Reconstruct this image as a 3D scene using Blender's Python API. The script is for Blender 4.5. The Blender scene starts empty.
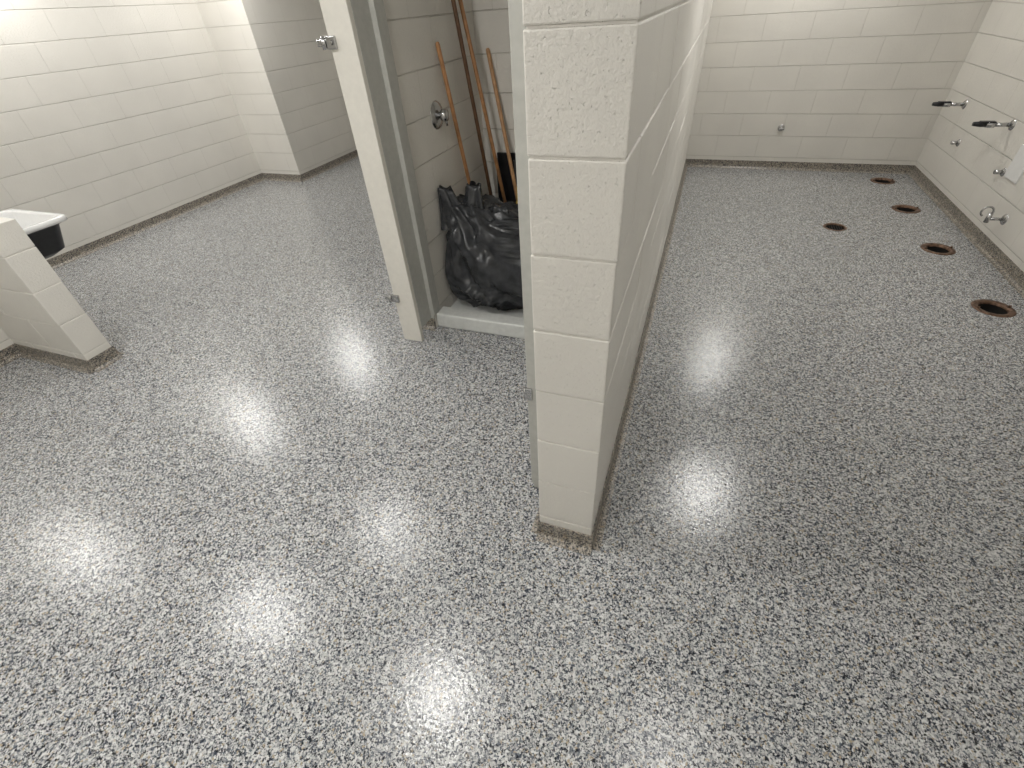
import bpy, bmesh, math, random
from mathutils import Vector, Matrix, noise
random.seed(4)
sc = bpy.context.scene
try:
    sc.view_settings.view_transform = 'Standard'
except Exception: pass
W = bpy.data.worlds.new("World"); sc.world = W; W.use_nodes = True
W.node_tree.nodes["Background"].inputs[0].default_value = (0.9,0.95,1,1)
W.node_tree.nodes["Background"].inputs[1].default_value = 0.05

# ---------------------------------------------------------------- materials
def mat_new(name):
    m = bpy.data.materials.new(name); m.use_nodes = True
    nt = m.node_tree; b = nt.nodes["Principled BSDF"]
    return m, nt, b
def N(nt, t, **kw):
    n = nt.nodes.new(t)
    for k, v in kw.items(): setattr(n, k, v)
    return n
def simple(name, col, rough=0.5, metal=0.0, nscale=40, namt=0.12, bump=0.1, coat=0):
    m, nt, b = mat_new(name)
    geo = N(nt, 'ShaderNodeNewGeometry')
    nz = N(nt, 'ShaderNodeTexNoise'); nz.inputs['Scale'].default_value = nscale; nz.inputs['Detail'].default_value = 3
    nt.links.new(geo.outputs['Position'], nz.inputs['Vector'])
    r = N(nt, 'ShaderNodeValToRGB')
    c = Vector(col)
    r.color_ramp.elements[0].position = .3; r.color_ramp.elements[1].position = .7
    r.color_ramp.elements[0].color = (*(c*(1-namt)), 1)
    r.color_ramp.elements[1].color = (*[min(1, x*(1+namt)) for x in c], 1)
    nt.links.new(nz.outputs['Fac'], r.inputs['Fac']); nt.links.new(r.outputs['Color'], b.inputs['Base Color'])
    b.inputs['Roughness'].default_value = rough; b.inputs['Metallic'].default_value = metal
    b.inputs['Coat Weight'].default_value = coat
    bp = N(nt, 'ShaderNodeBump'); bp.inputs['Strength'].default_value = bump; bp.inputs['Distance'].default_value = .003
    nt.links.new(nz.outputs['Fac'], bp.inputs['Height']); nt.links.new(bp.outputs['Normal'], b.inputs['Normal'])
    return m

def block_mat(name, joints=True, col=(0.74,0.715,0.662)):
    m, nt, b = mat_new(name); L = nt.links.new
    geo = N(nt, 'ShaderNodeNewGeometry')
    nz = N(nt, 'ShaderNodeTexNoise'); nz.inputs['Scale'].default_value = 100 if not joints else 70; nz.inputs['Detail'].default_value = 4
    nz.inputs['Roughness'].default_value=.65
    L(geo.outputs['Position'], nz.inputs['Vector'])
    nz2 = N(nt, 'ShaderNodeTexNoise'); nz2.inputs['Scale'].default_value = 2.2; nz2.inputs['Detail'].default_value = 2
    L(geo.outputs['Position'], nz2.inputs['Vector'])
    r = N(nt, 'ShaderNodeValToRGB')
    c = Vector(col)
    r.color_ramp.elements[0].position=.3; r.color_ramp.elements[1].position=.7
    r.color_ramp.elements[0].color=(*(c*.95),1); r.color_ramp.elements[1].color=(*(c*1.03),1)
    L(nz2.outputs['Fac'], r.inputs['Fac'])
    b.inputs['Roughness'].default_value = .42
    b.inputs['Specular IOR Level'].default_value = .45
    bp = N(nt, 'ShaderNodeBump'); bp.inputs['Strength'].default_value=.5; bp.inputs['Distance'].default_value=.006
    L(nz.outputs['Fac'], bp.inputs['Height'])
    if joints:
        sep = N(nt,'ShaderNodeSeparateXYZ'); L(geo.outputs['Position'], sep.inputs[0])
        sn = N(nt,'ShaderNodeSeparateXYZ'); L(geo.outputs['True Normal'], sn.inputs[0])
        ab = N(nt,'ShaderNodeMath', operation='ABSOLUTE'); L(sn.outputs[0], ab.inputs[0])
        gt = N(nt,'ShaderNodeMath', operation='GREATER_THAN'); L(ab.outputs[0], gt.inputs[0]); gt.inputs[1].default_value=.5
        mx = N(nt,'ShaderNodeMix'); mx.data_type='FLOAT'
        L(gt.outputs[0], mx.inputs[0]); L(sep.outputs[0], mx.inputs[2]); L(sep.outputs[1], mx.inputs[3])
        ad = N(nt,'ShaderNodeMath', operation='ADD'); L(mx.outputs[0], ad.inputs[0]); ad.inputs[1].default_value=20.03
        az = N(nt,'ShaderNodeMath', operation='ADD'); L(sep.outputs[2], az.inputs[0]); az.inputs[1].default_value=4-.113
        cb = N(nt,'ShaderNodeCombineXYZ'); L(ad.outputs[0], cb.inputs[0]); L(az.outputs[0], cb.inputs[1])
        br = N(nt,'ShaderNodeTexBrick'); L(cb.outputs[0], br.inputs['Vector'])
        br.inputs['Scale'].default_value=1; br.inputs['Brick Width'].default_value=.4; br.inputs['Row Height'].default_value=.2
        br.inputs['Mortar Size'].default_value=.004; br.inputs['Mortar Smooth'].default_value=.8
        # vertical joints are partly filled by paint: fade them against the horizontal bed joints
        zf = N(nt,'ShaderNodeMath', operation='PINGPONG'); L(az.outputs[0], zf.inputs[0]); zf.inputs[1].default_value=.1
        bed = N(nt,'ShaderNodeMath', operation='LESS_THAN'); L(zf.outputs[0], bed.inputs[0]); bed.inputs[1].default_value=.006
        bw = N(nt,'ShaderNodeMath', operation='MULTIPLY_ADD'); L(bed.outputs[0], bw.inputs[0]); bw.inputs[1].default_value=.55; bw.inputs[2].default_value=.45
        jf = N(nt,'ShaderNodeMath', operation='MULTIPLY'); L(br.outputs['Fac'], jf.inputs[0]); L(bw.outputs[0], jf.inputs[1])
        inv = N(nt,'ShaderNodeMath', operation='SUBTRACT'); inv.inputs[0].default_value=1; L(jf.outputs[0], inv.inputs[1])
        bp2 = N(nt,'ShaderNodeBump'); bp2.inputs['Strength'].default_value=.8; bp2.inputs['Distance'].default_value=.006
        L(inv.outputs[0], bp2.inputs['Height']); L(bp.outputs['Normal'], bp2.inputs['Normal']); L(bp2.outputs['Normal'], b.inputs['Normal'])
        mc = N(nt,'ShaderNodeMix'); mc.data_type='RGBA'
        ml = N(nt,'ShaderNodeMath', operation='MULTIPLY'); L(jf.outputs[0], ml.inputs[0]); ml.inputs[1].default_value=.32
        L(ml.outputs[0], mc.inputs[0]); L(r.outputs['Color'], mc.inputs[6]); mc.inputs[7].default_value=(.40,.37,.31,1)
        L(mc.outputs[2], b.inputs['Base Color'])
    else:
        # open pores of the concrete block showing through the paint
        pz = N(nt,'ShaderNodeTexNoise'); pz.inputs['Scale'].default_value=130; pz.inputs['Detail'].default_value=2
        L(geo.outputs['Position'], pz.inputs['Vector'])
        pr = N(nt,'ShaderNodeMapRange'); pr.inputs[1].default_value=.26; pr.inputs[2].default_value=.36
        L(pz.outputs['Fac'], pr.inputs[0])
        bp3 = N(nt,'ShaderNodeBump'); bp3.inputs['Strength'].default_value=.6; bp3.inputs['Distance'].default_value=.003
        L(pr.outputs[0], bp3.inputs['Height']); L(bp.outputs['Normal'], bp3.inputs['Normal'])
        L(r.outputs['Color'], b.inputs['Base Color']); L(bp3.outputs['Normal'], b.inputs['Normal'])
    return m

def flake_mat(name, scale=165, tint=(1,1,1), rough=.2):
    m, nt, b = mat_new(name); L = nt.links.new
    geo = N(nt,'ShaderNodeNewGeometry')
    dz = N(nt,'ShaderNodeTexNoise'); dz.inputs['Scale'].default_value=220; dz.inputs['Detail'].default_value=1
    L(geo.outputs['Position'], dz.inputs['Vector'])
    sc_ = N(nt,'ShaderNodeVectorMath', operation='MULTIPLY_ADD'); L(dz.outputs['Color'], sc_.inputs[0])
    sc_.inputs[1].default_value=(.0075,.0075,.0075); L(geo.outputs['Position'], sc_.inputs[2])
    v = N(nt,'ShaderNodeTexVoronoi'); v.inputs['Scale'].default_value=scale; L(sc_.outputs[0], v.inputs['Vector'])
    s = N(nt,'ShaderNodeSeparateColor'); L(v.outputs['Color'], s.inputs[0])
    r = N(nt,'ShaderNodeValToRGB'); r.color_ramp.interpolation='CONSTANT'
    cols=[(0,(.012,.014,.020)),(.13,(.045,.055,.075)),(.24,(.13,.145,.165)),(.38,(.28,.285,.29)),(.53,(.38,.32,.235)),(.60,(.44,.445,.435)),(.79,(.64,.64,.63))]
    el=r.color_ramp.elements
    el[0].position=0; el[0].color=(*cols[0][1],1); el[1].position=cols[1][0]; el[1].color=(*cols[1][1],1)
    for p,c in cols[2:]:
        e=el.new(p); e.color=(*c,1)
    L(s.outputs[0], r.inputs['Fac'])
    v2 = N(nt,'ShaderNodeTexVoronoi'); v2.inputs['Scale'].default_value=scale*1.9; L(sc_.outputs[0], v2.inputs['Vector'])
    s2 = N(nt,'ShaderNodeSeparateColor'); L(v2.outputs['Color'], s2.inputs[0])
    r2 = N(nt,'ShaderNodeValToRGB'); r2.color_ramp.interpolation='CONSTANT'
    e2=r2.color_ramp.elements; e2[0].color=(.02,.023,.032,1); e2[1].position=.27; e2[1].color=(.22,.225,.235,1)
    e=e2.new(.50); e.color=(.55,.545,.53,1)
    L(s2.outputs[0], r2.inputs['Fac'])
    gt = N(nt,'ShaderNodeMath', operation='GREATER_THAN'); L(s2.outputs[1], gt.inputs[0]); gt.inputs[1].default_value=.60
    mx = N(nt,'ShaderNodeMix'); mx.data_type='RGBA'; L(gt.outputs[0], mx.inputs[0]); L(r.outputs[0], mx.inputs[6]); L(r2.outputs[0], mx.inputs[7])
    mt = N(nt,'ShaderNodeMix'); mt.data_type='RGBA'; mt.blend_type='MULTIPLY'; mt.inputs[0].default_value=1
    L(mx.outputs[2], mt.inputs[6]); mt.inputs[7].default_value=(*tint,1)
    L(mt.outputs[2], b.inputs['Base Color'])
    b.inputs['Roughness'].default_value=rough; b.inputs['Specular IOR Level'].default_value=.5
    bn = N(nt,'ShaderNodeTexNoise'); bn.inputs['Scale'].default_value=80; bn.inputs['Detail'].default_value=2
    L(geo.outputs['Position'], bn.inputs['Vector'])
    bp = N(nt,'ShaderNodeBump'); bp.inputs['Strength'].default_value=.45; bp.inputs['Distance'].default_value=.002
    L(bn.outputs['Fac'], bp.inputs['Height']); L(bp.outputs['Normal'], b.inputs['Normal'])
    return m

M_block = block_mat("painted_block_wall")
M_paint = block_mat("painted_block_plain", joints=False)
M_floor = flake_mat("flake_epoxy_floor", rough=.21, tint=(.97,.975,.985))
M_base  = flake_mat("flake_epoxy_cove", tint=(.70,.63,.54), rough=.35)
M_ceil  = simple("ceiling_paint",(.8,.8,.78),.8,bump=.05)
M_panel = simple("cream_panel_enamel",(.70,.675,.615),.35,namt=.03)
M_grey  = simple("grey_steel_frame",(.43,.43,.40),.4,.0,namt=.06)
M_curb  = simple("shower_pan_white",(.62,.63,.61),.35,namt=.06)
M_chrome= simple("chrome",(.50,.50,.50),.22,1,namt=.05,bump=.02)
M_black = simple("black_metal",(.03,.03,.033),.35,.5)
M_wood  = simple("wood_handle",(.40,.20,.085),.45,namt=.2,nscale=25)
M_wood2 = simple("wood_handle_pale",(.48,.27,.13),.45,namt=.2,nscale=25)
M_wood3 = simple("wood_handle_dark",(.12,.06,.03),.45,namt=.2,nscale=25)
M_white = simple("white_enamel",(.84,.84,.83),.15,namt=.02,bump=.02)
M_plast = simple("white_plastic",(.75,.75,.73),.35,namt=.03)
M_rust  = simple("bronze_iron",(.15,.09,.06),.45,.6,namt=.6,nscale=60,bump=.6)
M_hole  = simple("drain_dark",(.008,.007,.006),.8)
M_yel   = simple("yellow_mop",(.55,.38,.08),.8,namt=.3,nscale=120,bump=.5)
M_bag   = simple("black_plastic_film",(.034,.036,.040),.27,nscale=16,namt=.4,bump=.8)
m, nt, b = mat_new("lamp_diffuser"); M_lamp=m
b.inputs['Base Color'].default_value=(.9,.9,.9,1); b.inputs['Emission Color'].default_value=(1,.985,.955,1); b.inputs['Emission Strength'].default_value=88

# ---------------------------------------------------------------- mesh helpers
def link(name, bm, mats, parent=None, smooth=False):
    me = bpy.data.meshes.new(name); bm.normal_update(); bm.to_mesh(me); bm.free()
    for mm in (mats if isinstance(mats,(list,tuple)) else [mats]): me.materials.append(mm)
    if smooth:
        for p in me.polygons: p.use_smooth=True
    o = bpy.data.objects.new(name, me); sc.collection.objects.link(o)
    if parent: o.parent=parent
    return o
def empty(name, loc=(0,0,0)):
    o=bpy.data.objects.new(name,None); o.empty_display_size=.1; sc.collection.objects.link(o); return o
def add_box(bm,x0,x1,y0,y1,z0,z1,bev=0,seg=2,mi=0):
    r=bmesh.ops.create_cube(bm,size=1)
    vs=r['verts']
    for v in vs:
        v.co=Vector(((x0+x1)/2+v.co.x*(x1-x0),(y0+y1)/2+v.co.y*(y1-y0),(z0+z1)/2+v.co.z*(z1-z0)))
    fs={f for v in vs for f in v.link_faces}
    for f in fs: f.material_index=mi
    if bev>0:
        es={e for v in vs for e in v.link_edges}
        bmesh.ops.bevel(bm,geom=list(es),offset=bev,segments=seg,profile=.5,affect='EDGES')
def box(name,x0,x1,y0,y1,z0,z1,mat,bev=0,parent=None):
    bm=bmesh.new(); add_box(bm,x0,x1,y0,y1,z0,z1,bev); return link(name,bm,mat,parent)
def add_tube(bm,pts,r,seg=14,caps=True,mi=0):
    pts=[Vector(p) for p in pts]; n=len(pts)
    rs=r if isinstance(r,(list,tuple)) else [r]*n
    rings=[]; up=None
    for i,p in enumerate(pts):
        t=(pts[min(i+1,n-1)]-pts[max(i-1,0)])
        t.normalize()
        a=t.orthogonal().normalized() if up is None else (up-t*up.dot(t)).normalized()
        up=a; c=t.cross(a)
        rings.append([bm.verts.new(p+(a*math.cos(2*math.pi*k/seg)+c*math.sin(2*math.pi*k/seg))*rs[i]) for k in range(seg)])
    for i in range(n-1):
        for k in range(seg):
            f=bm.faces.new((rings[i][k],rings[i][(k+1)%seg],rings[i+1][(k+1)%seg],rings[i+1][k])); f.smooth=True; f.material_index=mi
    if caps:
        f=bm.faces.new(rings[0][::-1]); f.material_index=mi
        f=bm.faces.new(rings[-1]); f.material_index=mi
def lathe(bm,prof,center,axis='Z',seg=32,mi=0):
    rings=[]
    for r,h in prof:
        ring=[]
        for k in range(seg):
            a=2*math.pi*k/seg
            u,v=r*math.cos(a),r*math.sin(a)
            p={'Z':(u,v,h),'X':(h,u,v),'Y':(v,h,u)}[axis]
            ring.append(bm.verts.new(Vector(center)+Vector(p)))
        rings.append(ring)
    for i in range(len(rings)-1):
        for k in range(seg):
            f=bm.faces.new((rings[i][k],rings[i][(k+1)%seg],rings[i+1][(k+1)%seg],rings[i+1][k])); f.smooth=True; f.material_index=mi
    return rings

# ---------------------------------------------------------------- room
XL,XR,YB,YF,H=-5.1,2.02,5.85,-1.5,2.4
PX0,PX1,PY=-.312,-.120,.915
flanges=[(1.784,3.13),(1.738,3.964),(1.732,4.784),(1.721,5.56)]
drain=(1.136,4.267)
fl=box("floor",XL-.15,XR+.15,YF-.15,YB+.15,-.15,0,M_floor)
bm=bmesh.new()
for (x,y) in flanges: bmesh.ops.create_cone(bm,cap_ends=True,segments=40,radius1=.082,radius2=.082,depth=.24,matrix=Matrix.Translation((x,y,0)))
bmesh.ops.create_cone(bm,cap_ends=True,segments=40,radius1=.07,radius2=.07,depth=.24,matrix=Matrix.Translation((*drain,0)))
cut=link("cutter",bm,M_hole)
md=fl.modifiers.new("b",'BOOLEAN'); md.object=cut; md.operation='DIFFERENCE'; md.solver='EXACT'
dg=bpy.context.evaluated_depsgraph_get(); me=bpy.data.meshes.new_from_object(fl.evaluated_get(dg))
fl.modifiers.clear(); fl.data=me; bpy.data.objects.remove(cut,do_unlink=True)
box("ceiling",XL-.15,XR+.15,YF-.15,YB+.15,H,H+.1,M_ceil)
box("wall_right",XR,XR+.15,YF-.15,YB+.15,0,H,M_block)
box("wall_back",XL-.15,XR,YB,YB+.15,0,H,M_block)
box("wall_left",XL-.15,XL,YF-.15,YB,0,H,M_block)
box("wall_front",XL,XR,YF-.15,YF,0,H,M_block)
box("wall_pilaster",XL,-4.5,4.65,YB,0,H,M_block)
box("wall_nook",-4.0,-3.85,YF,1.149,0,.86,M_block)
def block_wall(name,x0,x1,y0,y1,ztop,axis,start_half=True,mat=M_paint):
    bm=bmesh.new()
    add_box(bm,x0+.005,x1-.005,y0+.005,y1-.005,0,ztop-.003)
    z=-.087; c=0
    while z<ztop-.01:
        za=max(z,0); zb=min(z+.2,ztop)
        lo,hi=(y0,y1) if axis=='Y' else (x0,x1)
        p=lo; first=True
        while p<hi-.01:
            ln=.2 if (first and (c%2==0)==start_half) else .4
            q=min(p+ln,hi)
            if hi-q<.05: q=hi
            g=.0018
            j=random.uniform(-.0012,.0012)
            if axis=='Y': add_box(bm,x0+j,x1+j,p+(g if not first else abs(j)),q-g,za+g,zb-g,.0035,2)
            else: add_box(bm,p+g,q-g,y0+j,y1+j,za+g,zb-g,.0035,2)
            p=q; first=False
        z+=.2; c+=1
    return link(name,bm,mat)
block_wall("wall_partition",PX0,PX1,PY,YB,H,'Y')
block_wall("wall_wing",-4.25,-3.16,1.15,1.30,.86,'X')

def base_run(name,a,b_,nrm,h=.075):
    a=Vector((*a,0)); b_=Vector((*b_,0)); n=Vector((*nrm,0))
    prof=[(0,0),(0,h),(.005,h),(.007,h*.45),(.012,.014),(.022,.005),(.036,.0015),(.036,0)]
    bm=bmesh.new()
    A=[bm.verts.new(a+n*d+Vector((0,0,z))) for d,z in prof]
    B=[bm.verts.new(b_+n*d+Vector((0,0,z))) for d,z in prof]
    k=len(prof)
    for i in range(k): bm.faces.new((A[i],A[(i+1)%k],B[(i+1)%k],B[i]))
    bm.faces.new(A); bm.faces.new(B[::-1]); bmesh.ops.recalc_face_normals(bm,faces=bm.faces)
    return link(name,bm,M_base)
e=.007
base_run("baseboard_right",(XR,YF),(XR,YB),(-1,0))
base_run("baseboard_back_right",(PX1,YB),(XR,YB),(0,-1))
base_run("baseboard_back_left",(-4.5,YB),(PX0,YB),(0,-1))
base_run("baseboard_left",(XL,YF),(XL,4.65),(1,0))
base_run("baseboard_pilaster_front",(XL,4.65),(-4.5+e,4.65),(0,-1))
base_run("baseboard_pilaster_side",(-4.5,4.65-e),(-4.5,YB),(1,0))
base_run("baseboard_partition_right",(PX1,PY-e),(PX1,YB),(1,0))
base_run("baseboard_partition_end",(PX0-e,PY),(PX1+e,PY),(0,-1))
base_run("baseboard_partition_left",(PX0,PY-e),(PX0,1.095),(-1,0))
base_run("baseboard_wing_near",(-3.85,1.15),(-3.16+e,1.15),(0,-1))
base_run("baseboard_wing_end",(-3.16,1.15-e),(-3.16,1.30+e),(1,0))
base_run("baseboard_wing_far",(-4.25,1.30),(-3.16+e,1.30),(0,1))
base_run("baseboard_nook",(-3.85,YF),(-3.85,1.15),(1,0))

# ---------------------------------------------------------------- shower closet
CX=-1.355
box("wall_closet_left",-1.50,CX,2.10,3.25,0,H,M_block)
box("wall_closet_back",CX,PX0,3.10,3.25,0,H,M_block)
base_run("baseboard_closet_end",(-1.50,2.10),(CX,2.10),(0,-1))
bm=bmesh.new()
add_box(bm,-1.40,CX+.004,2.085,2.10,.076,H,.002); add_box(bm,CX,CX+.012,2.085,2.16,.10,H,.002)
link("trim_closet_jamb",bm,M_grey)
bm=bmesh.new()
add_box(bm,CX+.001,PX0-.001,2.115,2.215,0.0,.095,.012,3)
add_box(bm,CX+.001,PX0-.001,2.215,3.099,0.0,.03,.003)
link("shower_pan",bm,M_curb)
p=empty("stall_pilaster")
box("panel",-1.492,-1.368,1.935,1.965,0.0,H,M_panel,.003,p)
box("side_channel",-1.395,-1.368,1.9655,2.084,.08,H,M_grey,.002,p)
for i,z in enumerate((.285,1.46)):
    bm=bmesh.new()
    add_box(bm,-1.500,-1.455,1.922,1.936,z-.022,z+.022,.003)
    add_tube(bm,[(-1.512,1.926,z-.022),(-1.512,1.926,z+.022)],.011)
    add_box(bm,-1.545,-1.512,1.920,1.932,z-.012,z+.012,.003)
    add_tube(bm,[(-1.475,1.915,z),(-1.475,1.925,z)],.008)
    link("hinge_%d"%(i+1),bm,M_chrome,p)
p=empty("stall_door")
box("leaf",-.402,-.372,1.113,2.06,.06,2.1,M_panel,.004,p)
box("edge_channel",-.404,-.3165,1.100,1.112,.04,2.1,M_grey,.002,p)
box("foot",-.40,-.3165,1.112,1.14,0.0,.06,M_grey,.002,p)
bm=bmesh.new(); add_tube(bm,[(-.41,1.098,.5),(-.41,1.098,.55)],.006); add_box(bm,-.41,-.385,1.092,1.101,.5,.55,.002)
link("latch",bm,M_chrome,p)

p=empty("shower_valve")
bm=bmesh.new(); lathe(bm,[(.001,.016),(.035,.016),(.060,.010),(.068,.0)],(CX,2.50,1.10),'X',36)
link("escutcheon",bm,M_chrome,p)
bm=bmesh.new(); lathe(bm,[(.016,.0),(.016,.03),(.027,.032),(.030,.045),(.028,.06),(.012,.066),(.001,.066)],(CX,2.50,1.10),'X',28)
add_tube(bm,[(CX+.05,2.50,1.10),(CX+.055,2.50,1.05)],[.009,.006])
link("knob",bm,M_chrome,p)

# ---------------------------------------------------------------- handles / tools
def tool(name,foot,top,r,mat,extra=None):
    p=empty(name); bm=bmesh.new(); f=Vector(foot); t=Vector(top); d=(t-f).normalized()
    L_=(t-f).length
    add_tube(bm,[f,f+d*(L_*.5),t-d*.012,t-d*.003,t],[r,r,r,r*.8,r*.35])
    link("handle",bm,mat,p)
    if extra: extra(p,f,d)
    return p
def broom_head(p,f,d):
    bm=bmesh.new(); add_box(bm,f.x-.02,f.x+.02,f.y-.07,f.y+.07,f.z-.01,f.z+.03,.008); link("head_block",bm,M_black,p)
    bm=bmesh.new()
    for i in range(9):
        for j in range(3):
            x=f.x-.012+.012*j; y=f.y-.062+.0155*i
            add_tube(bm,[(x,y,f.z-.005),(x+random.uniform(-.004,.004),y+random.uniform(-.01,.01),.031)],.005,5)
    link("bristles",bm,M_black,p)
def mop_head(p,f,d):
    bm=bmesh.new(); add_box(bm,f.x-.05,f.x+.05,f.y-.02,f.y+.02,f.z-.02,f.z+.03,.01); link("clamp",bm,M_yel,p)
    bm=bmesh.new()
    for i in range(26):
        a=random.uniform(0,6.28); rr=random.uniform(.01,.05)
        add_tube(bm,[(f.x+random.uniform(-.04,.04),f.y+random.uniform(-.01,.01),f.z),(f.x+.6*rr*math.cos(a),f.y+.6*rr*math.sin(a),f.z*.5+.02),(f.x+rr*math.cos(a),f.y+rr*math.sin(a),.037)],.006,6)
    link("yarn",bm,M_yel,p)
tool("broom",(-1.30,2.84,.12),(-1.337,2.58,1.41),.0115,M_wood,broom_head)
tool("push_stick",(-1.25,3.03,.035),(-1.336,2.76,1.80),.0115,M_wood3)
tool("mop",(-1.14,2.98,.22),(-1.339,2.90,1.60),.0115,M_wood,mop_head)
tool("rake_handle",(-.98,2.90,.035),(-1.274,3.085,1.342),.012,M_wood2)
p=empty("dustpan"); bm=bmesh.new()
add_box(bm,-1.26,-1.13,3.072,3.088,.36,.78,.006); add_box(bm,-1.26,-1.25,3.045,3.072,.36,.74,.003); add_box(bm,-1.14,-1.13,3.045,3.072,.36,.74,.003)
add_box(bm,-1.26,-1.13,3.045,3.088,.34,.36,.004); add_tube(bm,[(-1.19,3.08,.031),(-1.19,3.08,.34)],.011)
link("scoop",bm,M_black,p)
p=empty("scrub_brush")
bm=bmesh.new(); add_tube(bm,[(-.93,2.78,.032),(-.945,2.79,.55)],.011,10); link("handle",bm,M_wood2,p)
bm=bmesh.new(); add_box(bm,-1.03,-.89,2.765,2.815,.55,.58,.008)
for i in range(9):
    for j in range(3): add_tube(bm,[(-1.02+.0145*i,2.775+.015*j,.575),(-1.02+.0145*i+random.uniform(-.005,.005),2.775+.015*j,.67+random.uniform(-.01,.01))],.006,6)
link("head",bm,M_yel,p)

# ---------------------------------------------------------------- garbage bag
def make_bag():
    p=empty("garbage_bag")
    bm=bmesh.new(); bmesh.ops.create_icosphere(bm,subdivisions=6,radius=1)
    cx,cy=-.90,2.45
    for v in bm.verts:
        q=v.co.copy()
        def se(a,k): return math.copysign(abs(a)**k,a)
        x=se(q.x,.55); y=se(q.y,.70); z=se(q.z,.55)
        h=(z+1)/2
        top=.60-.11*x+.02*math.sin(5*x)
        flare=1-.07*h**2
        X=cx+.475*x*flare; Y=cy+.225*y*flare+.02*h; Z=.03+top*h
        pt=Vector((X,Y,Z))
        wv=noise.noise_vector(pt*2.2)*.22
        w=pt+wv
        u=w.x*.8+w.z*.6; s=-w.x*.6+w.z*.8
        n1=(1-abs(noise.noise(Vector((u*6,w.y*5,s*1.8))))*2.4)
        n2=1-abs(noise.noise(Vector((w.x*12+w.z*8,w.y*9,w.z*3.0+7))))*2.6
        n4=1-abs(noise.noise(Vector((s*18,w.y*12,u*5+2))))*2.6
        n5=1-abs(noise.noise(Vector((u*28,w.y*18,s*9+4))))*2.6
        n3=noise.noise(pt*2.4+Vector((3,1,8)))
        d=.032*n1+.027*n2+.017*n4+.006*n5+.03*n3-.044
        nn=Vector((q.x/.46,q.y/.22,q.z/.35)).normalized()
        pt+=nn*d
        pt.x=min(max(pt.x,CX+.014),-.42); pt.y=min(max(pt.y,2.222),2.72); pt.z=max(pt.z,.031)
        v.co=pt
    link("body",bm,M_bag,p,True)
    bm=bmesh.new()
    for (bx,by,bz,dx,dy,hh,w,ph) in ((-1.27,2.40,.64,-.05,-.02,.12,.10,0),(-1.17,2.42,.62,.015,.02,.15,.08,2),(-1.22,2.48,.58,.0,.03,.10,.12,4),(-1.05,2.46,.55,.03,.0,.10,.10,1)):
        rings=[]
        for i in range(16):
            t=i/15; ring=[]
            for k in range(48):
                a=2*math.pi*k/48
                rr=w*(1.35-1.25*t+.45*t*t)*(1+.16*math.sin(5*a+ph+3*t)+.10*math.sin(9*a+ph-2*t))
                ring.append(bm.verts.new((max(CX+.012,bx+dx*t+rr*math.cos(a)),max(2.222,by+dy*t+.55*rr*math.sin(a)),bz-.10+(hh+.10)*t+.014*math.sin(3*a+ph)*t)))
            rings.append(ring)
        for i in range(15):
            for k in range(48): bm.faces.new((rings[i][k],rings[i][(k+1)%48],rings[i+1][(k+1)%48],rings[i+1][k]))
        bm.faces.new(rings[-1])
    link("gathered_top",bm,M_bag,p,True)
make_bag()

# ---------------------------------------------------------------- sink behind wing wall
p=empty("wall_sink")
def rrect(x0,x1,y0,y1,r,z,n=6):
    pts=[]
    for cx,cy,a0 in ((x1-r,y1-r,0),(x0+r,y1-r,90),(x0+r,y0+r,180),(x1-r,y0+r,270)):
        for i in range(n+1):
            a=math.radians(a0+90*i/n); pts.append((cx+r*math.cos(a),cy+r*math.sin(a),z))
    return pts
bm=bmesh.new()
X0,X1,Y0,Y1=-4.15,-3.57,1.302,1.72
def ins(d,z,r): return rrect(X0+d,X1-d,Y0+d,Y1-d,r,z)
sets=[(ins(.12,.49,.05),1),(ins(.07,.52,.06),1),(ins(.035,.66,.06),1),(ins(.012,.672,.05),0),(ins(0,.675,.05),0),(ins(0,.70,.05),0),(ins(.006,.705,.05),0),(ins(.03,.705,.04),0),(ins(.04,.695,.05),0),(ins(.06,.58,.06),0),(ins(.10,.53,.06),0)]
rings=[[bm.verts.new(q) for q in s] for s,_ in sets]
n=len(rings[0])
for i in range(len(rings)-1):
    for k in range(n):
        f=bm.faces.new((rings[i][k],rings[i][(k+1)%n],rings[i+1][(k+1)%n],rings[i+1][k])); f.material_index=1 if i<3 else 0; f.smooth=True
f=bm.faces.new(rings[0][::-1]); f.material_index=1; bm.faces.new(rings[-1])
link("basin",bm,[M_white,M_black],p)
bm=bmesh.new(); add_tube(bm,[(-3.95,1.302,.80),(-3.95,1.36,.80),(-3.95,1.40,.82),(-3.95,1.45,.80),(-3.95,1.47,.77)],.012)
add_tube(bm,[(-3.88,1.302,.82),(-3.88,1.34,.82)],.018); link("faucet",bm,M_chrome,p)
bm=bmesh.new(); add_tube(bm,[(-3.86,1.5,.49),(-3.86,1.5,.36),(-3.86,1.46,.32),(-3.86,1.302,.32)],.02); link("drain_pipe",bm,M_chrome,p)

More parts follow.
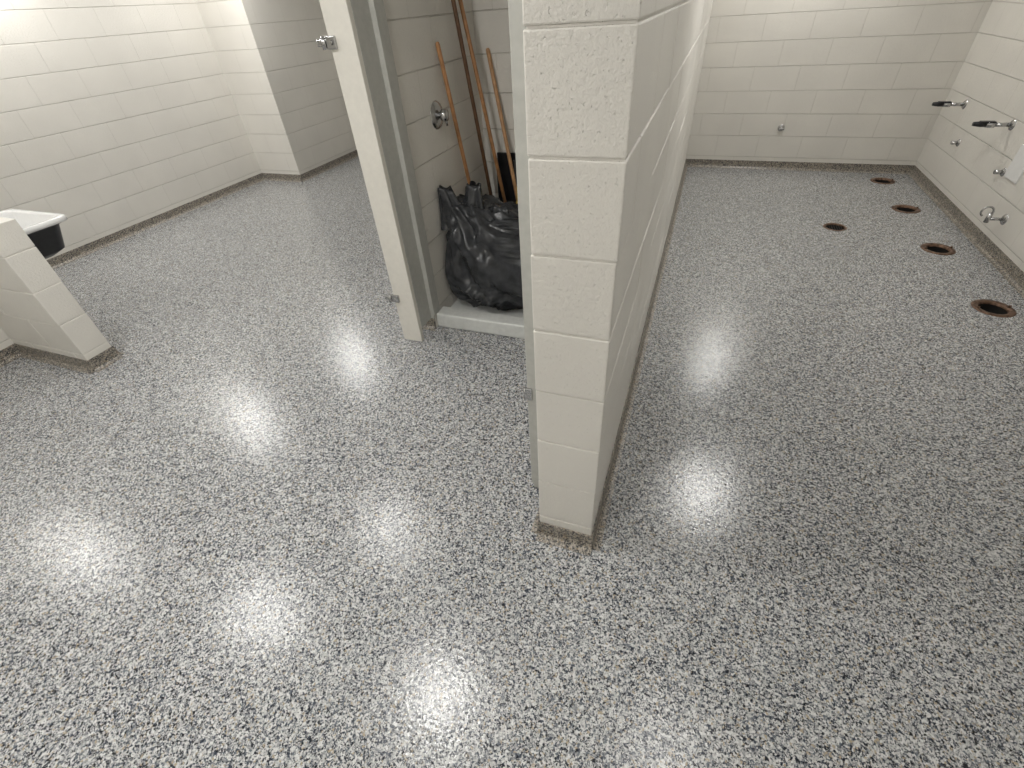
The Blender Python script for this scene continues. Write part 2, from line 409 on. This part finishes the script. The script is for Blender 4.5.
# ---------------------------------------------------------------- floor flanges and drain
for i,(x,y) in enumerate(flanges):
    p=empty("toilet_floor_flange")
    bm=bmesh.new(); lathe(bm,[(.068,-.010),(.072,.003),(.078,.005),(.096,.006),(.103,.001),(.103,0)],(x,y,0),'Z',40)
    for a in (0.3,3.44): lathe(bm,[(.001,.016),(.007,.016),(.007,.004)],(x+.086*math.cos(a),y+.086*math.sin(a),0),'Z',8)
    link("bronze_ring",bm,M_rust,p)
    bm=bmesh.new(); lathe(bm,[(.001,-.12),(.073,-.12),(.070,-.008)],(x,y,0),'Z',32); link("pipe_mouth",bm,M_hole,p)
p=empty("floor_drain"); x,y=drain
bm=bmesh.new(); lathe(bm,[(.066,-.01),(.066,-.001),(.070,.003),(.082,.003),(.085,0)],(x,y,0),'Z',40); link("rim",bm,M_rust,p)
bm=bmesh.new(); lathe(bm,[(.001,-.06),(.067,-.06),(.067,-.002)],(x,y,0),'Z',32); link("bowl",bm,M_hole,p)
bm=bmesh.new()
for k in range(-3,4):
    w=math.sqrt(.066**2-(k*.017)**2); add_box(bm,x+k*.017-.003,x+k*.017+.003,y-w,y+w,-.012,-.006)
link("grate",bm,M_hole,p)

# ---------------------------------------------------------------- wall plumbing (right wall)
for (y,z) in ((5.43,.66),(4.55,.68)):
    p=empty("flush_valve_stub")
    bm=bmesh.new(); lathe(bm,[(.001,-.012),(.022,-.012),(.032,-.006),(.036,0)],(XR,y,z),'X',28); link("escutcheon",bm,M_chrome,p)
    bm=bmesh.new(); add_tube(bm,[(XR-.008,y,z),(XR-.10,y,z)],.013); add_tube(bm,[(XR-.10,y,z),(XR-.115,y,z),(XR-.15,y,z)],[.020,.020,.018]); link("pipe",bm,M_chrome,p)
    bm=bmesh.new(); add_tube(bm,[(XR-.15,y,z),(XR-.18,y,z+.002),(XR-.225,y,z+.004)],[.016,.018,.013]); add_box(bm,XR-.19,XR-.10,y-.02,y+.02,z+.012,z+.022,.004); link("cap",bm,M_black,p)
for (y,z) in ((5.2,.42),(4.33,.43)):
    p=empty("pipe_stub")
    bm=bmesh.new(); lathe(bm,[(.001,-.01),(.018,-.01),(.026,-.004),(.029,0)],(XR-.0,y,z),'X',24); add_tube(bm,[(XR-.006,y,z),(XR-.05,y,z)],[.014,.014]); link("stub",bm,M_chrome,p)
box("wall_access_plate",XR-.012,XR-.0005,4.10,4.28,.42,.62,M_white,.002)
p=empty("supply_stop_valve"); y,z=4.0,.22
bm=bmesh.new(); lathe(bm,[(.001,-.012),(.022,-.012),(.033,-.005),(.036,0)],(XR,y,z),'X',24)
add_tube(bm,[(XR-.008,y,z),(XR-.09,y,z)],.010); add_tube(bm,[(XR-.09,y,z-.025),(XR-.09,y,z+.035)],.014)
pts=[(XR-.115+.032*math.cos(a),y,z+.045+.032*math.sin(a)) for a in [math.radians(-60+300*i/16) for i in range(17)]]
add_tube(bm,pts,.006,8); link("valve",bm,M_chrome,p)
p=empty("wall_pipe_stub")
bm=bmesh.new(); lathe(bm,[(.001,-.01),(.020,-.01),(.030,-.004),(.032,0)],(.747,YB,.39),'Y',24); add_tube(bm,[(.747,YB-.005,.39),(.747,YB-.07,.39)],.012)
add_box(bm,.722,.772,YB-.075,YB-.055,.382,.398,.004); link("stub",bm,M_chrome,p)

# ---------------------------------------------------------------- ceiling lights
lights=[(-2.83,.85,.85),(-2.2,1.9,.7),(-1.1,.78,.85),(.62,3.23,.95),(.65,5.45,.85),(.47,.94,.45),(-4.9,.72,.78),(-4.7,2.7,.95),(-4.2,4.2,1.0),(-1.0,-.8,1.15)]  # last entry is an added fill lamp behind the camera, brightening the partition end
for (x,y,s) in lights:
    p=empty("ceiling_light")
    bm=bmesh.new(); lathe(bm,[(.17*s,0),(.17*s,-.025),(.152*s,-.03),(.152*s,-.02)],(x,y,H),'Z',32); link("base_ring",bm,M_plast,p)
    bm=bmesh.new(); lathe(bm,[(.15*s,-.022),(.12*s,-.055),(.001,-.07)],(x,y,H),'Z',14); link("diffuser",bm,M_lamp,p)

# ---------------------------------------------------------------- camera
cam=bpy.data.cameras.new("camera"); co=bpy.data.objects.new("camera",cam); sc.collection.objects.link(co)
fw=Vector((-.2943,.7083,-.6416)).normalized(); rt=Vector((.9396,.3371,-.0588)); rt=(rt-fw*rt.dot(fw)).normalized(); up=rt.cross(fw)
Mx=Matrix((( rt.x,up.x,-fw.x,0),(rt.y,up.y,-fw.y,0),(rt.z,up.z,-fw.z,1.55),(0,0,0,1)))
co.matrix_world=Mx
cam.sensor_width=36; cam.lens=16.1; cam.clip_start=.02
sc.camera=co
